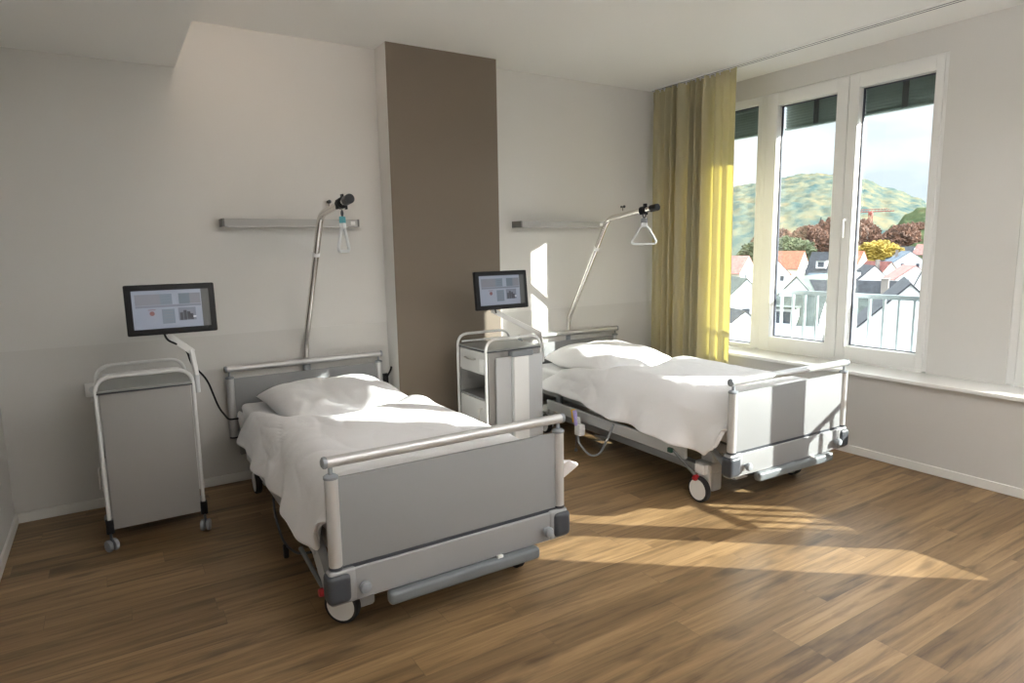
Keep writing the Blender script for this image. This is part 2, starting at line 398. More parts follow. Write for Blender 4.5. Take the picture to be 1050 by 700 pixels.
# ------------------------------------------------------------------ curtain and its track
tr = empty('curtain_track', (-.125, -2.9, H))
m = MB(); m.bx(-.035, .035, -2.9, 2.86, -.008, 0)
m.build('rail', 'ceiling_paint', tr, smooth=False)
MB().bx(-.020, -.013, -2.9, 2.86, -.0095, -.0078).bx(.013, .020, -2.9, 2.86, -.0095, -.0078).build('slot', 'gasket', tr, smooth=False)
tag(tr, 'slim white double curtain track along the ceiling by the windows', 'curtain track')
def curtain():
    e = empty('curtain', (-.125, -.50, .03)); y0, y1 = -.055, -.955; zt = H-.012-.03
    folds = 10
    def f(u, v):
        # u along the track, v up
        ph = u*folds*2*PI
        # the last quarter hangs almost flat
        flat = 1 - .72*max(0, min(1, (u-.72)/.1))
        wob = noise.noise(Vector((u*9, v*1.3, 3)))
        pinch = 1 - .35*max(0, (v-.93)/.07)
        a = .046*flat*pinch*(1+.5*noise.noise(Vector((u*14, 0, 8))))
        p2 = ph + .9*math.sin(u*23) + .5*wob*(1-v)
        x = a*math.sin(p2) + .010*flat*math.sin(2.3*p2+1+2*wob)*(.5+.5*v) + .010*wob
        if v > .95: x += .006*math.sin(u*folds*2*PI*3)*(v-.95)/.05
        y = y0 + (y1-y0)*u + .017*math.cos(p2)*flat + .012*(1-v)*math.sin(u*5)
        if u > .99: y = min(y, y1+.004)
        return Vector((x, y+.50, v*zt))
    c = MB().grid(f, 300, 70).build('fabric', 'curtain_fabric', e, ang=180)
    def ln_(u, v):
        p = f(u*.70, v*.985); p.x += .022; return p
    MB().grid(ln_, 210, 60).build('sun_block_layer', 'curtain_fabric', e, ang=180)  # second layer added behind the folds to stop sun coming through
    # gathered heading tape and hem
    def hd(u, v):
        p = f(u, .965+.034*v); p.x -= .003; return p
    MB().grid(hd, 300, 3).build('heading_tape', 'curtain_fabric', e, ang=180)
    for k in range(18):
        y = y0-.02+(y1-y0+.04)*k/17+.50
        MB().bx(-.004, .004, y-.003, y+.003, zt-.02, zt+.001).build('glider', 'white_plastic', e, smooth=False)
    tag(e, 'floor length olive yellow curtain hanging in folds in the corner beside the window', 'curtain')
curtain()

# ------------------------------------------------------------------ hanging lamps added behind the camera to lift the ambient light, and LED strip on the soffit
def fill_lamp(x, y, label, power, sz=(1.2, .3)):
    e = empty('fill_lamp', (x, y, H-.45)); tag(e, label, 'lamp', 'added fill lamps')
    f = MB(); a, b = sz[0]/2, sz[1]/2
    f.bx(-a, a, -b, -b+.02, -.05, 0); f.bx(-a, a, b-.02, b, -.05, 0); f.bx(-a, -a+.02, -b, b, -.05, 0); f.bx(a-.02, a, -b, b, -.05, 0)
    f.build('housing', 'white_plastic', e, smooth=False)
    MB().bx(-a+.02, a-.02, -b+.02, b-.02, -.042, -.034).build('diffuser', 'fill_diffuser', e, smooth=False)
    l = bpy.data.lights.new('fill_light', 'AREA'); l.shape = 'RECTANGLE'; l.size = sz[0]; l.size_y = sz[1]; l.energy = power; l.color = (1, .985, .98)
    lo = bpy.data.objects.new('fill_light', l); C.objects.link(lo); lo.parent = e; lo.location = (0, 0, -.055)
    MB().bx(-a+.02, a-.02, -b+.02, b-.02, -.010, -.004).build('upper_diffuser', 'fill_diffuser', e, smooth=False)
    for q in (-.45, .45): MB().tube([(q, 0, 0), (q, 0, .45)], .003, 6).build('cord', 'satin_steel', e)
    l2 = l.copy(); l2.energy = FILL_UP_W; lu = bpy.data.objects.new('fill_uplight', l2); C.objects.link(lu); lu.parent = e; lu.location = (0, 0, .004); lu.rotation_euler = (PI, 0, 0)  # upward light added to brighten the ceiling
FILL_DOWN_W = 6; FILL_UP_W = 25
fill_lamp(-1.6, -4.4, 'long white fill lamp added out of view on the window side of the room', FILL_DOWN_W)
fill_lamp(-3.1, -5.0, 'long white fill lamp added out of view in the middle of the room', FILL_DOWN_W)
ls = MB().bx(-.012, .012, -.15, .15, -.012, .012, .002).build('led_strip', 'led_strip'); ls.location = (-3.945, -.86, 2.845)
tag(ls, 'short glowing warm LED strip tucked on the soffit edge', 'lamp')
ll = bpy.data.lights.new('led_light', 'AREA'); ll.shape = 'RECTANGLE'; ll.size = .3; ll.size_y = .02; ll.energy = 1.3; ll.color = (1, .78, .62)
lo = bpy.data.objects.new('led_light', ll); C.objects.link(lo); lo.parent = ls; lo.location = (.02, 0, 0)
lo.rotation_euler = (0, -PI/2, PI/2); lo.rotation_euler = Vector((.6, .75, .15)).to_track_quat('-Z', 'Y').to_euler()

# ------------------------------------------------------------------ wall lamps over the beds
def wall_lamp(x0, label):
    e = empty('wall_lamp', (x0+.43, 0, 1.66)); tag(e, label, 'lamp', 'lamps over the beds'); wd = .43; d = .135
    MB().bx(-wd+.012, wd-.012, -d, 0, 0, .048, .003).build('housing', 'lamp_fascia', e)
    for s in (-1, 1):
        MB().bx(s*wd-.012*(s > 0), s*wd+.012*(s < 0), -d-.001, 0, -.001, .049, .002).build('end_cap', 'lamp_endcap', e)
    MB().bx(wd-.06, wd-.03, -d-.003, -d, .012, .036).build('switch', 'white_plastic', e, smooth=False)
    MB().bx(-wd+.03, wd-.08, -d-.0005, -d+.002, -.0015, .001).build('diffuser', 'white_plastic', e, smooth=False)
wall_lamp(-3.79, 'slim grey wall lamp over the left bed, behind the lifting pole')
wall_lamp(-1.62, 'slim grey wall lamp over the right bed, beside the brown pillar')
def hook(x, z, label):
    e = MB().lathe([(.010, 0), (.010, -.004), (.004, -.006), (.004, -.03), (.011, -.034), (.013, -.042), (.008, -.05)], (0, 0, 0), 'Y', 14).tube([(0, -.02, 0), (0, -.02, -.035)], .003, 8).build('wall_hook', 'dark_plastic')
    e.location = (x, 0, z); tag(e, label, 'hook')
hook(-3.098, 1.83, 'small dark wall hook above the left bed lamp'); hook(-.46, 1.847, 'small dark wall hook above the right bed, next to the curtain')
def socket(x, z, label):
    e = empty('wall_socket', (x, 0, z)); tag(e, label, 'socket')
    MB().bx(-.041, .041, -.012, 0, -.041, .041, .006).build('cover', 'white_plastic', e)
    MB().lathe([(.021, -.0125), (.021, -.0130)], (0, 0, 0), 'Y', 20).build('outlet', 'pale_plastic', e)
socket(-4.545, .72, 'white wall socket behind the left trolley')
# black bracket with a plug next to the pillar
br = empty('wall_bracket', (-2.655, 0, .53)); br.location = (-2.75, -.003, .56); tag(br, 'small black bracket with a lead on the wall right of the left bed', 'bracket')
MB().bx(-.028, .02, -.025, 0, -.045, .045, .005).build('holder', 'black_plastic', br)
MB().tube(arc([(.0, -.025, .02), (.0, -.055, .03), (.025, -.06, .075), (.03, -.06, .10)], .02), .007, 8).build('lead', 'black_plastic', br)
MB().tube([(-.01, -.02, -.04), (.01, -.05, -.065)], .006, 8).build('hook_arm', 'black_plastic', br)

# ------------------------------------------------------------------ hospital bed (local: head at y=0, foot at y=-2.25, centre x=0)
YH = -.07; YF = -2.25
def wheel(par, x, y, name='caster', s=1):
    r = .076
    c = empty(name, (x, y, 0)); c.parent = par
    MB().lathe([(r-.018, -.017), (r-.006, -.019), (r, -.012), (r, .012), (r-.006, .019), (r-.018, .017)], (0, 0, r), 'X', 36).build('tyre', 'rubber', c)
    MB().lathe([(.012, -.024), (.03, -.022), (r-.014, -.018), (r-.013, -.006), (r-.013, .006), (r-.014, .018), (.03, .022), (.012, .024)], (0, 0, r), 'X', 36).build('hub', 'white_plastic', c)
    return c
def board(par, yc, out, foot):
    """end board; out = direction pointing away from the mattress"""
    pre = 'foot' if foot else 'head'; zb = .370 if foot else .32
    r = MB(); r.tube([(-.515, yc, .765), (.515, yc, .765)], .0205, 20); rl = r.build(pre+'_rail', 'alu', par)
    for s in (-1, 1):
        MB().lathe([(.0205, -.006), (.0225, 0), (.021, .008), (.012, .014)] if s > 0 else [(.012, -.014), (.021, -.008), (.0225, 0), (.0205, .006)], (s*.515, yc, .765), 'X', 20).build('rail_cap', 'grey_plastic', rl)
        p = MB().tube([(s*.497, yc, zb+.003), (s*.497, yc, .706)], .0245, 20).build(pre+'_post', 'alu', par)
        MB().lathe([(.008, .716), (.008, .752)], (s*.497, yc, 0), 'Z', 14).build('pin', 'grey_plastic', p)
        MB().lathe([(.0265, .704), (.0265, .713), (.020, .718), (.010, .720)], (s*.497, yc, 0), 'Z', 20).build('collar', 'grey_plastic', p)
        MB().lathe([(.026, zb-.004), (.026, zb+.006)], (s*.497, yc, 0), 'Z', 20).build('collar', 'dark_plastic', p)
    MB().bx(-.478, .478, yc-.009, yc+.009, zb, .704, .003).build(pre+'board_panel', 'grey_panel' , par)
    if foot:
        yo = yc+out*.012
        b = MB().bx(-.47, .47, yc-.022, yc+.022, .232, .358, .008, 3)
        b.build('cross_beam', 'satin_grey', par)
        MB().bx(-.475, .475, yc-.012, yc+.012, .356, .371).build('shadow_gap', 'dark_plastic', par, smooth=False)
        for s in (-1, 1):
            hs = MB().bx(s*.43, s*.530, yc-.026, yc+.03, .230, .364, .016, 4).build('corner_housing', 'satin_grey', par)
            MB().bx(s*.452, s*.540, yc-.038, yc+.038, .238, .352, .026, 5).build('bumper', 'dark_plastic', hs)
            MB().lathe([(.010, 0), (.012, -.012), (.021, -.018), (.023, -.030), (.018, -.040), (.006, -.044)], (s*.408, yc-.022, .288), 'Y', 20).build('knob', 'grey_plastic', par)
        # brake bar under the foot end
        q = MB().bx(-.315, .365, yc-.052, yc-.004, .180, .232, .019, 5)
        q.build('brake_bar', 'bar_grey', par)
        for s in (-.22, .32): MB().tube([(s, yc-.01, .195), (s, yc+.26, .13)], .012, 10).build('brake_bar_arm', 'dark_plastic', par)
        MB().bx(.16, .185, yc-.040, yc-.024, .230, .242, .003).build('catch', 'white_plastic', par)
    else:
        MB().bx(-.47, .47, yc-.02, yc+.02, .20, .312, .008, 3).build('cross_beam', 'satin_grey', par)
mat('satin_grey', (.30, .305, .31), .4, metal=.2); mat('bar_grey', (.14, .155, .165), .4); mat('dark_steel', (.16, .17, .17), .4); mat('pale_grey', (.52, .53, .54), .38)
def make_bed():
    b = empty('hospital_bed')
    board(b, YH, 1, False); board(b, YF, -1, True)
    # mattress platform and its slats
    p = MB(); p.bx(-.44, -.40, -2.18, -.12, .33, .385, .006); p.bx(.40, .44, -2.18, -.12, .33, .385, .006)
    p.bx(-.40, .40, -2.18, -2.13, .33, .385); p.bx(-.40, .40, -.17, -.12, .33, .385)
    p.build('platform_frame', 'satin_grey', b)
    q = MB()
    for k in range(12): q.bx(-.40, .40, -2.10+k*.165, -2.0+k*.165, .372, .386)
    q.build('platform_slats', 'grey_plastic', b, smooth=False)
    # lowered side guards (one smooth band on each side)
    for s in (-1, 1):
        g = MB().bx(s*.462, s*.488, -1.90, -.42, .265, .345, .011, 4)
        gg = g.build('side_guard', 'pale_grey', b)
        for y in (-.55, -1.2, -1.85): MB().bx(s*.44, s*.465, y-.03, y+.03, .28, .36, .006).build('guard_arm', 'grey_plastic', b)
    # chassis with two lifting columns and cross covers
    ch = MB(); ch.bx(-.34, -.28, -1.95, -.35, .115, .165, .006); ch.bx(.28, .34, -1.95, -.35, .115, .165, .006); ch.build('chassis', 'satin_grey', b)
    for y in (-1.95, -.33):
        MB().bx(-.40, .40, y-.055, y+.055, .145, .215, .02, 4).build('chassis_cover', 'pale_grey', b)
        MB().bx(-.15, -.03, y-.045, y+.045, .06, .335, .012, 3).build('lifting_column', 'white_plastic', b)
        MB().bx(.03, .15, y-.045, y+.045, .06, .335, .012, 3).build('lifting_column', 'white_plastic', b)
    MB().bx(-.10, .10, -1.35, -.85, .20, .30, .02, 3).build('drive_unit', 'dark_plastic', b)
    for s in (-1, 1): MB().bx(s*.27, s*.355, -2.00, -1.90, .03, .30, .02, 3).build('caster_housing', 'pale_grey', b)
    for y in (-2.0, -.30):
        for s in (-1, 1):
            c = wheel(b, s*.42, y)
            MB().bx(-s*.043-.010, -s*.043+.010, -.045, .05, .05, .22, .010, 3).bx(min(0, -s*.05), max(0, -s*.05), -.03, .045, .165, .225, .012, 3).build('fork', 'white_plastic', c)
            MB().tube([(s*-.02, 0, .076), (s*-.05, 0, .076)], .012, 10).build('axle', 'grey_plastic', c)
    # brake pedals: a lever with a green grip, red at the caster
    for s in (-1, 1):
        lv = MB().tube([(s*.525, -1.835, .285), (s*.475, -1.985, .150)], .009, 12).build('brake_lever', 'dark_steel', b)
        MB().lathe([(.014, 0), (.018, .01), (.018, .028), (.010, .034)], (0, 0, 0), 'X', 14).build('brake_hub', 'red_plastic', lv).location = (s*.482-.017, -1.985, .145)
        MB().bx(s*.535-.022, s*.535+.000, -1.855, -1.822, .270, .300, .006).build('brake_grip', 'green_plastic', lv)
    # slanted covers joining side frame and caster
    for s in (-1, 1):
        MB().prism([(s*.445, -1.86, .35), (s*.445, -1.74, .33), (s*.445, -2.00, .14), (s*.445, -2.07, .16), (s*.445, -2.05, .22)], (s*.035, 0, 0)).build('corner_arm', 'pale_grey', b, smooth=False)
        MB().tube(arc([(s*.44, -2.02, .36), (s*.44, -2.12, .30), (s*.44, -2.20, .24)], .05), .02, 12).build('end_bracket', 'grey_plastic', b)
        MB().tube(arc([(s*.44, -.20, .36), (s*.44, -.12, .30), (s*.44, -.09, .25)], .03), .02, 12).build('end_bracket', 'grey_plastic', b)
    # lifting pole at the head end
    P = arc([(0, -.03, .30), (0, -.03, .86), (0, -.575, 1.712), (0, -1.10, 1.765)], .07, 8)
    pole = MB().tube(P, .0200, 18).build('lifting_pole', 'chrome', b)
    MB().lathe([(.026, .30), (.026, .74), (.022, .75)], (0, -.03, 0), 'Z', 18).build('pole_socket', 'grey_plastic', b)
    a, c = Vector((0, -.03, .86)), Vector((0, -.575, 1.712)); d = c-a
    MB().tube([a+d*.72, a+d*.745], .0225, 16).build('pole_ring', 'white_plastic', pole)
    MB().tube([(0, -1.055, 1.7605), (0, -1.12, 1.767)], .0255, 18).build('end_cap', 'black_plastic', pole)
    MB().tube([(0, -.955, 1.7505), (0, -1.00, 1.755)], .030, 18).bx(-.005, .005, -1.01, -.975, 1.765, 1.80, .003).bx(-.030, -.020, -.99, -.965, 1.72, 1.77, .003).bx(.020, .030, -.99, -.965, 1.72, 1.77, .003).build('clamp', 'black_plastic', pole)
    return b
b1 = make_bed(); b1.location = (-3.315, 0, 0)
b2 = copy_tree(b1)
for c_ in list(b1.children):
    if c_.name.startswith('brake_lever') and c_.bound_box[0][0] < 0:
        for g_ in list(c_.children):
            if g_.name.startswith('brake_grip'): bpy.data.objects.remove(g_)
        c_.scale = (1, 1, 1)
    if c_.name.startswith('caster') and 'housing' not in c_.name and c_.location.y < -1 and c_.location.x < 0: c_.rotation_euler = (0, 0, .74); c_.location.x += .01
tag(b1, 'grey hospital bed at the left, its footboard nearest the camera', 'bed', 'hospital beds')
b2.location = (-1.06, .035, 0); b2.rotation_euler = (0, 0, -.025)
for c_ in list(b2.children):
    if c_.name.startswith('corner_arm') and c_.bound_box[0][0] < 0: bpy.data.objects.remove(c_); continue
    if c_.name.startswith('side_guard'): c_.location = (0, 0, -.035)
    if c_.name.startswith('caster.') and c_.location.y < -1: c_.location.x -= .045
b2['label'] = 'grey hospital bed at the right, next to the curtain and window'

# hanging grab handles
def grab_handle(loc, rz, label, strap_m):
    e = empty('grab_handle', loc, rz); tag(e, label, 'handle')
    # local z=0 at the pole axis
    MB().tube(arc([(0, 0, -.018), (-.012, 0, -.035), (0, 0, -.055), (.012, 0, -.035)], .008, 4, True), .005, 8, closed=True).build('hook', 'dark_plastic', e)
    MB().bx(-.024, .024, -.012, .012, -.090, -.052, .006).build('strap', strap_m, e)
    MB().bx(-.024, .024, -.013, .013, -.118, -.086, .006).build('buckle', 'pale_plastic', e)
    pts = arc([(-.022, 0, -.11), (-.088, 0, -.222), (-.075, 0, -.238), (.075, 0, -.238), (.088, 0, -.222), (.022, 0, -.11)], .03, 5, True)
    MB().tube(pts, .0085, 10, closed=True).build('grip', 'pale_plastic', e)
grab_handle((-3.315, -.98, 1.735), math.radians(54), 'triangular grab handle on a strap over the left bed, seen nearly edge-on', 'teal_fabric')
grab_handle((-1.085, -.95, 1.750), math.radians(-38), 'triangular grab handle hanging over the right bed, in front of the curtain', 'grey_plastic')

# ------------------------------------------------------------------ bedding
def mattress(cx, rz, label):
    e = empty('mattress', (cx, 0, .388), rz); tag(e, label, 'mattress', 'mattresses')
    MB().bx(-.44, .44, -2.17, -.115, 0, .145, .035, 4).build('core', 'grey_plastic', e)
    def f(u, v):
        # fitted sheet wrapping the mattress, one side down to the other
        a = (u-.5)*2; w_ = .447; y = -2.178+v*2.07
        s = abs(a)*(w_+.13)
        n_ = .004*noise.noise(Vector((a*5, y*6, 1)))
        if s < w_-.03: p = Vector((math.copysign(s, a), y,    .150+n_))
        elif s < w_+.02:
            t = (s-w_+.03)/.05*PI/2; p = Vector((math.copysign(w_-.03+.03*math.sin(t), a), y, .12+.03*math.cos(t)+n_))
        else: p = Vector((math.copysign(w_+.006*math.sin(y*22), a), y, .12-(s-w_-.02)))
        return p
    MB().grid(f, 60, 60).build('fitted_sheet', 'sheet_linen', e, ang=180)
    c = MB().grid(lambda u, v: Vector((-.448-.035*math.sin(PI*u)*(1-v*.4), -.125-.06*u, .10-.09*v+.014*math.sin(u*9))), 10, 8)
    c.build('sheet_corner', 'sheet_linen', e, ang=180)
mattress(-3.315, 0, 'mattress in a white fitted sheet on the left bed'); mattress(-1.06, -.025, 'mattress in a white fitted sheet on the right bed')

def pillow(loc, rz, seed, label, tilt=.10, hh=.085):
    e = empty('pillow', loc, rz); tag(e, label, 'pillow', 'white pillows'); w_, l_ = .41, .43
    def mk(sgn):
        def f(u, v):
            a, b = u*2-1, v*2-1
            pin = 1-.10*(abs(a)**3*(1-abs(b)**2)) - 0
            x = a*w_*(1-.07*(1-a*a)*0-.05*b*b*abs(a)) * (1-.035*(1-abs(b)**2)*0)
            y = b*l_*(1-.06*a*a*abs(b))
            h = hh*max(0, (1-a**4))**.55*max(0, (1-b**4))**.55
            wr = .020*noise.noise(Vector((a*2.2+seed, b*2.6, 0)))+.010*noise.noise(Vector((a*6+seed, b*2.2, 4)))
            # creases fanning from the corners
            wr += .006*math.sin(9*math.atan2(b+1.05, a+1.05)*2+seed)*max(0, 1-math.hypot(a+1, b+1)/1.1)
            z = sgn*h*(1.0 if sgn > 0 else .45) + wr*(h/hh)
            return Vector((x*pin, y, z + tilt*(b*l_) + .02*h))
        return f
    m = MB(); m.grid(mk(1), 60, 48); m.grid(mk(-1), 60, 48)
    bmesh.ops.remove_doubles(m.bm, verts=m.bm.verts, dist=.0008)
    m.build('pillowcase', 'pillow_linen', e, ang=180)
    sm = MB().tube([(w_*math.cos(t)*1, 0, 0) for t in (0, .01)], .001, 4)
    sm.bm.free()
pillow((-3.28, -.60, .575), 0.05, 2.0, 'white pillow at the head of the left bed', .06, .105)
pillow((-1.06, -.58, .575), -.04, 7.3, 'plump white pillow at the head of the right bed', .05, .135)

def lerp_tab(tab, x):
    if x <= tab[0][0]: return tab[0][1]
    for (a, b), (c, d) in zip(tab, tab[1:]):
        if x <= c:
            t = (x-a)/(c-a); t = t*t*(3-2*t); return b+(d-b)*t
    return tab[-1][1]
def duvet(cx, rz, seed, hemL, hemR, label, headtab, topz, rad, flare, amp):
    """hemL/hemR: tables of hem height against distance from the head"""
    e = empty('duvet', (cx, 0, .55), rz); tag(e, label, 'duvet', 'white duvets')
    top = topz; y_end = 2.215; W = .455; R = rad
    def f(u, v):
        a = u*2-1; sgn = 1 if a > 0 else -1
        hy = lerp_tab(headtab, a)
        d = hy + (y_end-hy)*v            # distance from the head end
        hem = lerp_tab(hemR if a > 0 else hemL, d)
        ztop = top + .022*math.cos(min(1, abs(a)*1.2)*PI/2)
        # fall near the pillow and the foot
        drop_len = max(.02, ztop-R-hem)
        q = R*PI/2; total = (W-R) + q + drop_len
        s = abs(a)*total
        nb = noise.noise(Vector((a*1.6+seed, d*1.5, 0)))
        nf = noise.noise(Vector((a*3.5+seed, d*4.2+a*2, 5)))
        cre = abs(noise.noise(Vector((a*2.5+seed, d*2.4-a*1.2, 9))))
        diag = abs(noise.noise(Vector((a*1.5+d*2.0+seed, d*1.1-a*3.2, 14))))
        n_top = amp*(.013*nb + .008*nf - .004*(1-min(1, cre*5))**2 - .006*(1-min(1, diag*4))**2 + .003*noise.noise(Vector((a*3+d*3+seed, d*14-a*4, 2))))
        ox = 0
        if s < W-R:
            x, z, nx, nzv = s, ztop, 0, 1
        elif s < W-R+q:
            t = (s-W+R)/R; x = W-R+R*math.sin(t); z = ztop-R+R*math.cos(t); nx, nzv = math.sin(t), math.cos(t)
        else:
            t = s-(W-R+q); x = W; z = ztop-R-t; nx, nzv = 1, 0
            fl = t/drop_len
            # hanging folds
            ox = .030 + .055*fl + .018*fl*math.sin(d*11+seed+nb*3) + .012*fl*math.sin(d*23+seed*2)
            if fl > .93: ox -= .018*(fl-.93)/.07
            if sgn > 0: ox += flare*max(0, 1-abs(fl-.55)/.55)*math.cos(min(1, abs(d-2.05)/.30)*PI/2)**2
        if s < W-R+q and s > W-R: ox = .030*((s-W+R)/q)
        x += ox + nx*n_top*.8; z += nzv*n_top
        # puffy rolled edge at the head side
        ed = (d-hy)
        if ed < .22: z -= nzv*.085*(1-math.sqrt(max(0, 1-(1-ed/.22)**2))); x -= nx*.02*(1-ed/.22)
        # foot end turns down inside the board
        fe = y_end-d
        if fe < .07:
            kk = 1-math.sqrt(max(0, 1-(1-fe/.07)**2)); z -= nzv*.07*kk
            x -= nx*.05*kk
        return Vector((sgn*x, -d, z-.55))
    m = MB().grid(f, 150, 150)
    o = m.build('cover', 'bed_linen', e, ang=180)
    so_ = o.modifiers.new('s', 'SOLIDIFY'); so_.thickness = .022; so_.offset = -1
    sb = o.modifiers.new('b', 'SUBSURF'); sb.levels = 1; sb.render_levels = 1
    return e
HT = [(-1, .32), (-.72, .50), (-.5, .93), (-.2, 1.10), (.3, 1.0), (.6, .84), (1, .62)]
duvet(-3.315, 0, 1.7, [(.3, .39), (.5, .385), (1.09, .365), (1.6, .335), (1.84, .305), (1.95, .31), (2.2, .52)], [(.5, .42), (1.5, .42), (2.0, .40), (2.12, .42), (2.2, .56)], 'rumpled white duvet hanging over the sides of the left bed', HT, .650, .10, .22, 1.0)
duvet(-1.06, -.025, 8.3, [(.3, .41), (.6, .39), (1.27, .335), (1.88, .31), (2.03, .305), (2.12, .36), (2.2, .58)], [(.5, .42), (1.5, .42), (2.0, .44), (2.2, .52)], 'smooth sunlit white duvet on the right bed', HT, .655, .14, .13, .6)

# ------------------------------------------------------------------ bedside trolleys
def make_trolley():
    """local origin: floor centre; near face toward -y"""
    t = empty('bedside_trolley'); hw = .219; yn, yf = -.20, .20; zt = .897
    for y, nm in ((yn, 'frame_loop'), (yf, 'frame_loop')):
        MB().tube(arc([(-hw, y, .135), (-hw, y, zt), (hw, y, zt), (hw, y, .135)], .085, 9), .0100, 14).build(nm, 'white_tube', t)
    # side panels just inside the loops
    MB().bx(-hw+.014, hw-.014, yn-.006, yn+.010, .105, .815, .003).build('side_panel', 'cabinet_grey', t)
    MB().bx(-hw+.014, hw-.014, yf-.010, yf+.006, .105, .815, .003).build('side_panel', 'cabinet_grey', t)
    MB().bx(-hw+.005, hw-.005, yn-.012, yf+.012, .818, .830, .004).build('top_shelf', 'shelf_grey', t)
    MB().bx(-hw+.004, hw-.004, yn-.014, yf+.014, .8115, .819, .002).build('top_edge_strip', 'dark_plastic', t)
    # handrail across the top on the near side
    MB().tube([(-hw+.03, yf-.01, .845), (hw-.03, yf-.01, .845)], .007, 10).build('gallery_rail', 'white_tube', t)
    MB().bx(hw-.026, hw-.014, yn+.01, yf-.01, .105, .812).build('back_panel', 'light_panel', t, smooth=False)
    # front face looks toward -x : drawer, open niche, door
    d = MB().bx(-hw+.004, -hw+.020, yn+.022, yf-.022, .665, .808, .004).build('drawer', 'cabinet_light', t)
    MB().tube(arc([(-hw+.004, -.05, .75), (-hw-.022, -.05, .75), (-hw-.022, .08, .75), (-hw+.004, .08, .75)], .014), .005, 8).build('handle', 'satin_steel', d)
    MB().bx(-hw-.004, -hw+.006, yn+.020, yn+.085, .672, .762, .002).build('label_plate', 'white_plastic', d)
    MB().bx(-hw+.02, hw-.03, yn+.012, yf-.012, .650, .662).build('niche_ceiling', 'cabinet_light', t, smooth=False)
    MB().bx(-hw+.006, hw-.03, yn+.012, yf-.012, .480, .492, .002).build('niche_shelf', 'grey_panel', t)
    dr = MB().bx(-hw+.004, -hw+.020, yn+.022, yf-.022, .125, .476, .004).build('door', 'cabinet_light', t)
    MB().tube(arc([(-hw+.004, yn+.07, .30), (-hw-.022, yn+.07, .30), (-hw-.022, yn+.07, .42), (-hw+.004, yn+.07, .42)], .014), .005, 8).build('handle', 'satin_steel', dr)
    MB().bx(-hw+.02, hw-.02, yn+.01, yf-.01, .105, .118).build('base_panel', 'grey_panel', t, smooth=False)
    for sx in (-1, 1):
        for y in (yn, yf):
            c = MB().tube([(sx*hw, y, .088), (sx*hw, y, .160)], .0185, 16).build('caster', 'black_plastic', t)
            a = .5 if sx < 0 else -.3
            for k in (-1, 1):
                wm = MB().lathe([(.012, -.010), (.028, -.009), (.031, -.004), (.031, .006), (.026, .010), (.010, .011)], (k*.015, 0, 0), 'X', 22).build('wheel', 'grey_plastic', c)
                wm.location = (sx*hw, y-.02, .0312); wm.rotation_euler = (0, 0, a)
            MB().bx(sx*hw-.006, sx*hw+.006, y-.03, y+.008, .045, .092, .004).build('fork', 'dark_plastic', c)
    return t
mat('shelf_grey', (.27, .28, .27), .3); mat('cabinet_grey', (.29, .28, .27), .45); mat('cabinet_light', (.60, .60, .59), .4)
t1 = make_trolley(); t1.location = (-4.300, -.495, 0)
tag(t1, 'grey bedside trolley with looped tube frame in the left corner, showing its plain side panel', 'trolley', 'bedside trolleys')
t2 = copy_tree(t1); t2.location = (-2.118, -.585, 0)
t2['label'] = 'bedside trolley between the two beds, with drawer, open niche and folded tray'
# folded tray on the near side of the second trolley (part of it)
ft = MB().bx(-.160, .215, -.235, -.222, .16, .775, .006).build('folding_tray', 'light_panel', t2)
MB().bx(-.035, .085, -.262, -.236, .16, .785, .006).build('tray_support', 'white_plastic', ft)
MB().bx(-.045, -.035, -.25, -.236, .16, .785).build('tray_rib', 'pale_grey', ft, smooth=False)
MB().bx(-.050, .120, -.268, -.208, .775, .812, .012, 3).build('tray_hinge', 'grey_plastic', ft)

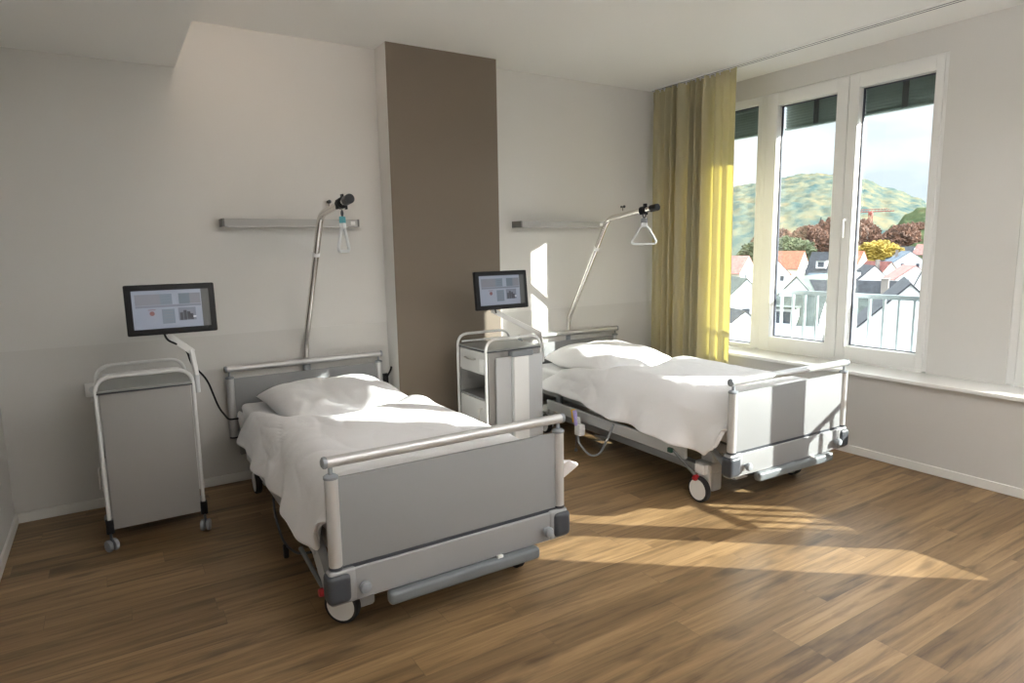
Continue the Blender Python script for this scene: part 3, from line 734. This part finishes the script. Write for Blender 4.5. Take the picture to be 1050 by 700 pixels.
# ------------------------------------------------------------------ touchscreen terminals on swivel arms
def screen_mat():
    m, n, b = nodemat('screen_glow'); b.inputs['Roughness'].default_value = .12
    b.inputs['Base Color'].default_value = (.10, .11, .13, 1)
    b.inputs['Emission Color'].default_value = (.60, .66, .82, 1); b.inputs['Emission Strength'].default_value = .13
screen_mat()
def em(name, c, s): mat(name, (.05, .05, .06), .15, emit=(c, s*.38))
em('ui_grey', (.50, .52, .58), .36); em('ui_blue', (.38, .50, .60), .36); em('ui_teal', (.30, .42, .50), .33); em('ui_red', (.60, .18, .14), .30); em('ui_dark', (.05, .06, .09), .2); em('ui_white', (.9, .93, 1), .75); em('ui_olive', (.20, .21, .17), .3); em('ui_mid', (.44, .49, .60), .36)
def terminal(center, w_, h_, rz, tilt, armpts, label, cablepts):
    e = empty('bedside_terminal', center); tag(e, label, 'screen', 'touchscreens on swivel arms')
    rot = Matrix.Rotation(rz, 4, 'Z') @ Matrix.Rotation(tilt, 4, 'X')
    scr = empty('display', (0, 0, 0)); 
    def put(o): o.parent = e; o.matrix_local = rot; return o
    cs = put(MB().bx(-w_/2, w_/2, -.012, .018, -h_/2, h_/2, .010, 4).build('casing', 'black_plastic'))
    bpy.data.objects.remove(scr)
    sw, sh = w_*.82, h_*.76; ox = -w_*.015
    def ui(name, m_, x0, x1, z0, z1, dy=.0004):
        o = MB().bx(ox-sw/2+x0*sw, ox-sw/2+x1*sw, -.0130-dy, -.0122, -sh/2+z0*sh, -sh/2+z1*sh).build(name, m_, cs, smooth=False); return o
    ui('screen', 'screen_glow', 0, .93, 0, 1, .0002); ui('side_bar', 'ui_olive', .93, 1.04, 0, 1, .0002)
    ui('heading_band', 'ui_grey', .04, .37, .62, .90); ui('menu_tile', 'ui_blue', .37, .53, .62, .90); ui('menu_tile', 'ui_teal', .62, .77, .62, .90); ui('menu_tile', 'ui_grey', .77, .92, .62, .90); ui('heading_band', 'ui_mid', .04, .92, .555, .61)
    for k in range(3): ui('text_line', 'ui_teal', .40, .50, .67+.075*k, .69+.075*k, .0008)
    for k in range(3): ui('text_line', 'ui_teal', .63, .70, .67+.075*k, .69+.075*k, .0008)
    ui('menu_tile', 'ui_blue', .38, .55, .12, .50); 
    for k in range(4): ui('text_line', 'ui_grey', .40, .53, .18+.08*k, .195+.08*k, .0008)
    ui('picture', 'ui_mid', .60, .84, .18, .52)
    for k, (a, hgt) in enumerate(((.64, .20), (.69, .26), (.74, .22), (.78, .16))): ui('picture_figure', 'ui_dark', a-.02, a+.022, .19, .19+hgt, .0008)
    ui('button', 'ui_white', .80, .84, .25, .29, .0012)
    q = MB().lathe([(.034*sw, -.0122), (.034*sw, -.0136)], (ox-sw/2+.25*sw, 0, -sh/2+.40*sh), 'Y', 18).build('emblem', 'ui_red', cs)
    ui('text_line', 'ui_red', .20, .30, .49, .505)
    # knuckle behind the casing and the arm
    A = [Vector(p) for p in armpts]
    put(MB().bx(-.035, .035, .016, .045, -.035, .035, .008).build('mount_plate', 'white_plastic'))
    am = MB()
    for p, q_, wd in ((A[0], A[1], .034), (A[1], A[2], .030)):
        d = (q_-p); L_ = d.length; R3 = d.to_track_quat('X', 'Z').to_matrix()
        am.box(((p+q_)/2), (L_+.02, .022, wd), .006, 3, R3)
    am.build('swivel_arm', 'white_plastic', e)
    MB().tube([A[-1], A[-1]-Vector((0, 0, .10))], .014, 14).build('arm_clamp', 'pale_plastic', e)
    MB().tube([Vector((0, .03, -.03)), A[0]], .012, 12).build('neck', 'grey_plastic', e)
    if cablepts: MB().tube(arc(cablepts, .07, 8), .0055, 8).build('cable', 'black_plastic', e)
    return e
# terminal over the left trolley
c1 = Vector((-4.142, -.62, 1.212)); rel = lambda p, c: Vector(p)-c
terminal(c1, .425, .262, .02, -.10,
         [rel((-4.175, -.585, 1.075), c1), rel((-4.065, -.60, .975), c1), rel((-4.055, -.64, .855), c1)],
         'black touchscreen on a white swivel arm above the left trolley',
         [rel((-4.19, -.60, 1.10), c1), rel((-4.18, -.62, 1.05), c1), rel((-4.085, -.575, .99), c1), rel((-4.07, -.575, .90), c1), rel((-3.99, -.50, .80), c1), rel((-3.93, -.40, .60), c1), rel((-3.86, -.24, .48), c1), rel((-3.80, -.20, .47), c1)])
c2 = Vector((-2.13, -.66, 1.215))
terminal(c2, .430, .262, .05, -.10,
         [rel((-2.165, -.60, 1.07), c2), rel((-1.870, -.745, .90), c2), rel((-1.862, -.760, .80), c2)],
         'black touchscreen on a white swivel arm above the right trolley, before the brown pillar',
         [rel((-2.16, -.625, 1.11), c2), rel((-2.165, -.63, 1.07), c2), rel((-2.13, -.60, 1.04), c2)])

# ------------------------------------------------------------------ things hung on the beds
hc = empty('hand_control', (-1.655, -.90, .17)); tag(hc, 'yellow and violet bed hand control hung under the right bed in a grey holder', 'remote control')
MB().box((0, 0, .065), (.024, .05, .12), .010, 3, Matrix.Rotation(-.22, 3, 'X')).build('remote_body', 'pale_plastic', hc)
MB().box((-.010, .038, .128), (.026, .024, .095), .006, 3, Matrix.Rotation(-.22, 3, 'X')).build('yellow_edge', 'yellow_plastic', hc)
MB().box((-.014, .012, .118), (.022, .026, .11), .005, 3, Matrix.Rotation(-.22, 3, 'X')).build('violet_keypad', 'violet_plastic', hc)
MB().bx(-.02, .03, -.045, .02, -.005, .075, .008).build('holder', 'white_plastic', hc)
MB().tube(arc([(0, -.0, .0), (0, .0, -.06), (0, -.13, -.13), (0, -.24, -.09), (0, -.33, .06), (.02, -.36, .15)], .09, 8), .0075, 10).build('cable', 'grey_plastic', hc)
MB().tube([(-.012, .01, .0), (-.012, .01, -.105)], .0022, 8).lathe([(.010, -.012), (.014, 0), (.006, .010)], (-.012, .01, -.115), 'Z', 12).build('drop_cord', 'dark_plastic', hc)
cb = empty('bed_cable', (-3.80, -1.30, .1)); tag(cb, 'dark power lead hooked low on the side of the left bed', 'cable')
MB().tube(arc([(0.02, .25, .20), (-.0, .18, .08), (-.0, .0, -.02), (.02, -.20, .0), (.05, -.34, .06)], .08, 7), .006, 8).build('lead', 'dark_plastic', cb)
MB().bx(-.012, .012, -.06, -.03, -.075, -.01, .006).build('plug', 'black_plastic', cb)

# ------------------------------------------------------------------ outside
def sight(px, py, D):
    """point on the line of sight through a photo pixel, D metres away on the ground plan"""
    d = F_*FPX + R_*(px-525) - U_*(py-350); k = D/math.hypot(d.x, d.y); return CAMP + d*k
GZ = -13.0
g = MB(); g.bx(6, 620, -250, 700, GZ-.3, GZ); struct(g.build('ground', 'meadow', smooth=False))
def hill(name, m_, prof, d0, d1, d2, amp, zfoot, sc):
    """prof: (px, py) along the skyline; rises from d0 to the ridge at d1, falls again to d2"""
    tab = []
    for px, py in prof:
        p = sight(px, py, d1); tab.append((math.atan2(p.x-CAMP.x, p.y-CAMP.y), p.z))
    tab.sort(); a0, a1 = tab[0][0], tab[-1][0]
    def f(u, v):
        az = a0+(a1-a0)*u; hz = lerp_tab(tab, az)
        D = d0+(d2-d0)*v; t = (D-d0)/(d1-d0)
        if t < 1: z = zfoot+(hz-zfoot)*(t**.9)
        else: z = hz-(hz-zfoot)*.5*((D-d1)/(d2-d1))
        x, y = CAMP.x+D*math.sin(az), CAMP.y+D*math.cos(az)
        z += amp*(noise.noise(Vector((x*sc, y*sc, 0)))+.6*noise.noise(Vector((x*sc*2.7, y*sc*2.7, 4))))*min(1, t*3)
        return Vector((x, y, z))
    struct(MB().grid(f, 260, 130).build(name, m_, ang=180))
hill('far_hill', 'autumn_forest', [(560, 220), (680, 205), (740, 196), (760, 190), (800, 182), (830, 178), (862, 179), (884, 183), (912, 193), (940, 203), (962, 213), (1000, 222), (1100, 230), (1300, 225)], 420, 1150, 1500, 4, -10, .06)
hill('near_slope', 'olive_slope', [(890, 262), (900, 252), (916, 232), (930, 219), (945, 213), (960, 210), (1000, 205), (1100, 212), (1250, 230)], 300, 430, 560, 2.5, -13, .12)

def tree(px, py, D, w_, label, m_, group, conifer=False):
    top = sight(px, py, D); base_z = GZ if D < 400 else top.z-w_*1.5
    e = empty('tree', (top.x, top.y, base_z)); tag(e, label, 'tree', group); hgt = top.z-base_z
    rnd = random.Random(int(px*7+py))
    MB().tube([(0, 0, 0), (0, 0, hgt*.6)], w_*.04, 8).build('trunk', 'bark', e)
    m = MB(); bm = m.bm
    bmesh.ops.create_icosphere(bm, subdivisions=6, radius=1)
    for v in bm.verts:
        p = v.co.copy(); n_ = 1+.20*noise.noise(p*2.2+Vector((px, 0, 0)))+.16*noise.noise(p*6+Vector((0, py, 0)))+.13*noise.noise(p*14)
        if conifer: k = max(.05, (1-p.z)/2); v.co = Vector((p.x*k*1.5*n_, p.y*k*1.5*n_, p.z))
        else: v.co = p*n_
    hz = hgt*.42 if not conifer else hgt*.48
    bmesh.ops.scale(bm, vec=(w_/2, w_/2, hz), verts=bm.verts); bmesh.ops.translate(bm, vec=(0, 0, hgt-hz), verts=bm.verts)
    m.build('crown', m_, e, ang=10)
DD = (352, 436, 380, 408); ti = 0
RL = ['at the left edge', 'second from the left', 'third from the left', 'in the middle, tallest', 'just right of the middle', 'next to the centre post']
RR = ['beside the foot of the red crane', 'at the left edge of the right casement', 'left of the yellow shrub', 'right behind the yellow shrub', 'right of the yellow shrub in the right casement', 'above the blue grey roof', 'above the white house with two gable windows', 'below the olive slope', 'at the right edge of the right casement']
RG = 'rust coloured autumn trees at the edge of the town'
for px, py, w_ in ((783, 240, 20), (800, 236, 22), (816, 238, 18), (830, 232, 22), (845, 228, 20), (856, 226, 18), (886, 226, 20), (880, 232, 18), (894, 238, 16), (906, 240, 18), (917, 236, 18), (926, 231, 20), (937, 230, 20), (948, 228, 22), (960, 229, 20)):
    ti += 1; tree(px, py, DD[ti % 4], w_*.8, 'rust coloured autumn tree ' + (RL[ti-1] + ' of the left casement' if ti < 7 else RR[ti-7]), 'leaf_rust', RG)
tree(901, 247.5, 290, 18, 'bright yellow shrub above the grey roofs', 'leaf_yellow', None)
tree(786, 246, 300, 20, 'olive round tree seen low in the left casement', 'leaf_olive', None)
tree(812, 244, 305, 18, 'broad olive tree above the orange roof', 'leaf_olive', None)
CL = ['dark conifer just above the rust trees in the left casement', 'dark conifer on the hillside in the middle of the right casement', 'dark conifer on the hillside by the left edge of the right casement', 'dark conifer on the falling ridge in the right casement', 'dark conifer on the skyline at the right edge of the view', 'dark conifer on the hillside in the middle of the left casement', 'dark conifer on the hillside at the right of the left casement']
for px, py, D in ((842, 222, 560), (911, 207, 900), (894, 199, 840), (931, 207, 960), (957, 204, 1080), (822, 205, 900), (848, 200, 900)):
    tree(px, py, D, 26, CL.pop(0), 'leaf_dark', 'conifers on the hillside', True)

def house(px, py, D, wd, ln, wall_h, roof_h, head, wm, rm, label, wins=(), chim=None, dormer=None, zbase=None):
    """(px,py) = gable peak nearest the window; head = turn of the gable normal from facing the viewer (rad)"""
    p = sight(px, py, D); az = math.atan2(p.x-CAMP.x, p.y-CAMP.y)
    e = empty('house', (p.x, p.y, p.z-roof_h-wall_h), -az+head); tag(e, label, 'house')
    # local: gable in plane y=0, body runs to +y
    h2 = wd/2; wh = wall_h
    MB().prism([(-h2, 0, 0), (h2, 0, 0), (h2, 0, wh), (0, 0, wh+roof_h-.18), (-h2, 0, wh)], (0, ln, 0)).build('walls', wm, e, smooth=False)
    ov = .45; sl = roof_h/h2; t = .16
    for s, nm in ((-1, 'roof_slope'), (1, 'roof_slope')):
        xo = h2+ov; zo = wh-sl*ov
        MB().prism([(0, -.15, wh+roof_h), (s*xo, -.15, zo), (s*xo, -.15, zo-t), (0, -.15, wh+roof_h-t)], (0, ln+.3, 0)).build(nm, rm, e, smooth=False)
    for x, z, a, b in wins:
        fr = MB().bx(x-a/2-.12, x+a/2+.12, -.05, .02, z-b/2-.12, z+b/2+.12).build('window', 'house_white', e, smooth=False)
        MB().bx(x-a/2, x+a/2, -.08, -.03, z-b/2, z+b/2).build('pane', 'dark_glass', fr, smooth=False)
    if chim:
        x, y, h_ = chim; MB().bx(x-.4, x+.4, y-.4, y+.4, wh, wh+roof_h+h_).bx(x-.48, x+.48, y-.48, y+.48, wh+roof_h+h_, wh+roof_h+h_+.15).build('chimney', 'chimney_stone', e, smooth=False)
    if dormer:
        s, y, m_ = dormer; x = s*h2*.55; zc = wh+roof_h*.45
        dm = MB().bx(min(x, x+s*1.6), max(x, x+s*1.6), y-1.1, y+1.1, zc-.9, zc+.9).build('dormer', 'house_white', e, smooth=False)
        MB().bx(min(x, x+s*1.9), max(x, x+s*1.9), y-1.3, y+1.3, zc+.9, zc+1.1).build('dormer_roof', rm, dm, smooth=False)
        MB().bx(x+s*1.6-.02, x+s*1.6+.04, y-.7, y+.7, zc-.6, zc+.6).build('pane', 'dark_glass', dm, smooth=False)
    return e
W2s = ((-1.6, 3.6, .9, 1.3), (1.6, 3.6, .9, 1.3))
house(934, 290, 62, 10.5, 12, 5.6, 5.3, 0.05, 'house_white', 'roof_slate', 'big white gabled house right behind the balustrade', wins=())
house(930, 288, 95, 9, 12, 5.5, 4.6, 1.45, 'house_white', 'roof_slate', 'long dark roofed house with a broad chimney behind the big white gable', chim=(-1.2, 2.2, .2))
house(901, 301, 82, 9, 9, 5.0, 4.6, 1.35, 'house_white', 'roof_green', 'grey green roofed house with a skylight left of the big white gable', dormer=(-1, 3, 1))
house(897, 272, 190, 9.5, 11, 5, 4.6, .25, 'house_white', 'roof_slate', 'small white gabled house with a dark roof, low in the right casement', dormer=(-1, 3, 1), wins=((0, 4.0, 1.4, .9),))
house(914, 268, 205, 9, 12, 5, 5.6, .55, 'house_cream', 'roof_red', 'cream gabled house with a red tiled roof in the right casement', wins=((0, 5.2, .8, 2.2), (2.2, 3.0, .8, 1.5), (-1.6, 3, .8, 1.3)), chim=(-2, 3, .3))
house(934, 257.5, 250, 12, 14, 5.2, 4.4, .20, 'house_white', 'roof_blue', 'white house with a blue grey roof and two gable windows', wins=((-2.2, 4.8, 1, 1.6), (2.2, 4.8, 1, 1.6)), chim=(-2.5, 8, .2))
house(919, 256, 285, 10, 12, 4.5, 4.2, 1.35, 'house_white', 'roof_blue', 'long blue grey roof under the yellow shrub')
house(938, 252.5, 335, 10, 14, 4.5, 3.6, 1.4, 'house_white', 'roof_slate', 'long dark roof at the foot of the rust coloured trees')
house(962, 250, 330, 9, 8, 4.5, 4.0, 1.2, 'house_white', 'roof_pink', 'pinkish roofed house at the right edge of the view')
house(886, 257, 238, 9, 7, 4.5, 4.4, 1.2, 'house_cream', 'roof_orange', 'orange roofed house at the left edge of the right casement')
house(939, 272, 180, 8, 9, 4.5, 3.0, .3, 'house_white', 'roof_pink', 'low white house with a faded roof below the blue grey one', wins=W2s)
house(947, 275, 150, 8.5, 9, 4.5, 4, -1.2, 'house_white', 'roof_slate', 'dark roofed house at the right edge of the big window')
house(825, 257, 225, 10, 8, 5, 5, 1.25, 'house_cream', 'roof_orange', 'orange roofed house low in the left casement', wins=W2s)
house(796, 265, 185, 7, 8, 5, 3.8, .2, 'house_white', 'roof_orange', 'white house with orange roof at the left of the left casement', wins=W2s)
house(860, 258, 175, 10, 6, 5, 5.4, 1.3, 'house_white', 'roof_slate', 'tall dark roofed house at the right of the left casement', dormer=(-1, 2.6, 1))
house(817, 283, 95, 9, 11, 5, 4.6, -.45, 'house_white', 'roof_green', 'white gable with a green grey roof behind the left balustrade', wins=((1, 3.4, 1, 1.4),))
house(858, 280, 138, 9, 5, 5, 4, 1.3, 'house_white', 'roof_blue', 'blue roofed house behind the right half of the left casement')
house(846, 305, 74, 8, 6, 5, 3.4, 1.35, 'house_white', 'roof_green', 'low green roofed house behind the left balustrade', dormer=(-1, 3, 1))
house(842, 335, 46, 8, 7, 5, 2.6, 1.5, 'house_white', 'terrace_grey', 'flat pale roofed building at the bottom of the left casement')
house(768, 262, 200, 10, 12, 5, 4.6, 1.1, 'house_cream', 'roof_pink', 'pink roofed house in the narrow window', wins=W2s)
house(766, 285, 110, 9, 10, 5, 4.6, .3, 'house_white', 'roof_green', 'white gabled house low in the narrow window', wins=((0, 4, 1.2, 1.4),))
house(764, 318, 78, 9, 9, 5, 3.4, .5, 'house_white', 'roof_slate', 'white house at the bottom of the narrow window')
# crane
p = sight(893, 217, 520); cr_ = empty('tower_crane', (p.x, p.y, GZ)); tag(cr_, 'red tower crane standing against the hillside', 'crane'); hh_ = p.z-GZ
m = MB(); 
for sx in (-1, 1):
    for sy in (-1, 1): m.tube([(sx*.9, sy*.9, 0), (sx*.9, sy*.9, hh_)], .22, 6)
for k in range(int(hh_/3)):
    z = k*3; m.tube([(-.9, -.9, z), (.9, -.9, z+3)], .12, 5); m.tube([(-.9, -.9, z+3), (-.9, .9, z)], .12, 5)
m.build('mast', 'crane_red', cr_)
az = math.atan2(p.x-CAMP.x, p.y-CAMP.y); dx, dy = math.cos(az), -math.sin(az)
m = MB(); m.tube([(-dx*14, -dy*14, hh_), (dx*14, dy*14, hh_)], .35, 6); m.tube([(-dx*14, -dy*14, hh_+1.6), (dx*10, dy*10, hh_+1.6)], .22, 6)
for k in range(-6, 6): m.tube([(dx*2*k, dy*2*k, hh_), (dx*(2*k+1), dy*(2*k+1), hh_+1.6)], .14, 5)
m.build('jib', 'crane_red', cr_)
MB().bx(-1.2, 1.2, -1.2, 1.2, hh_-2.4, hh_, .2).build('cab', 'crane_red', cr_)
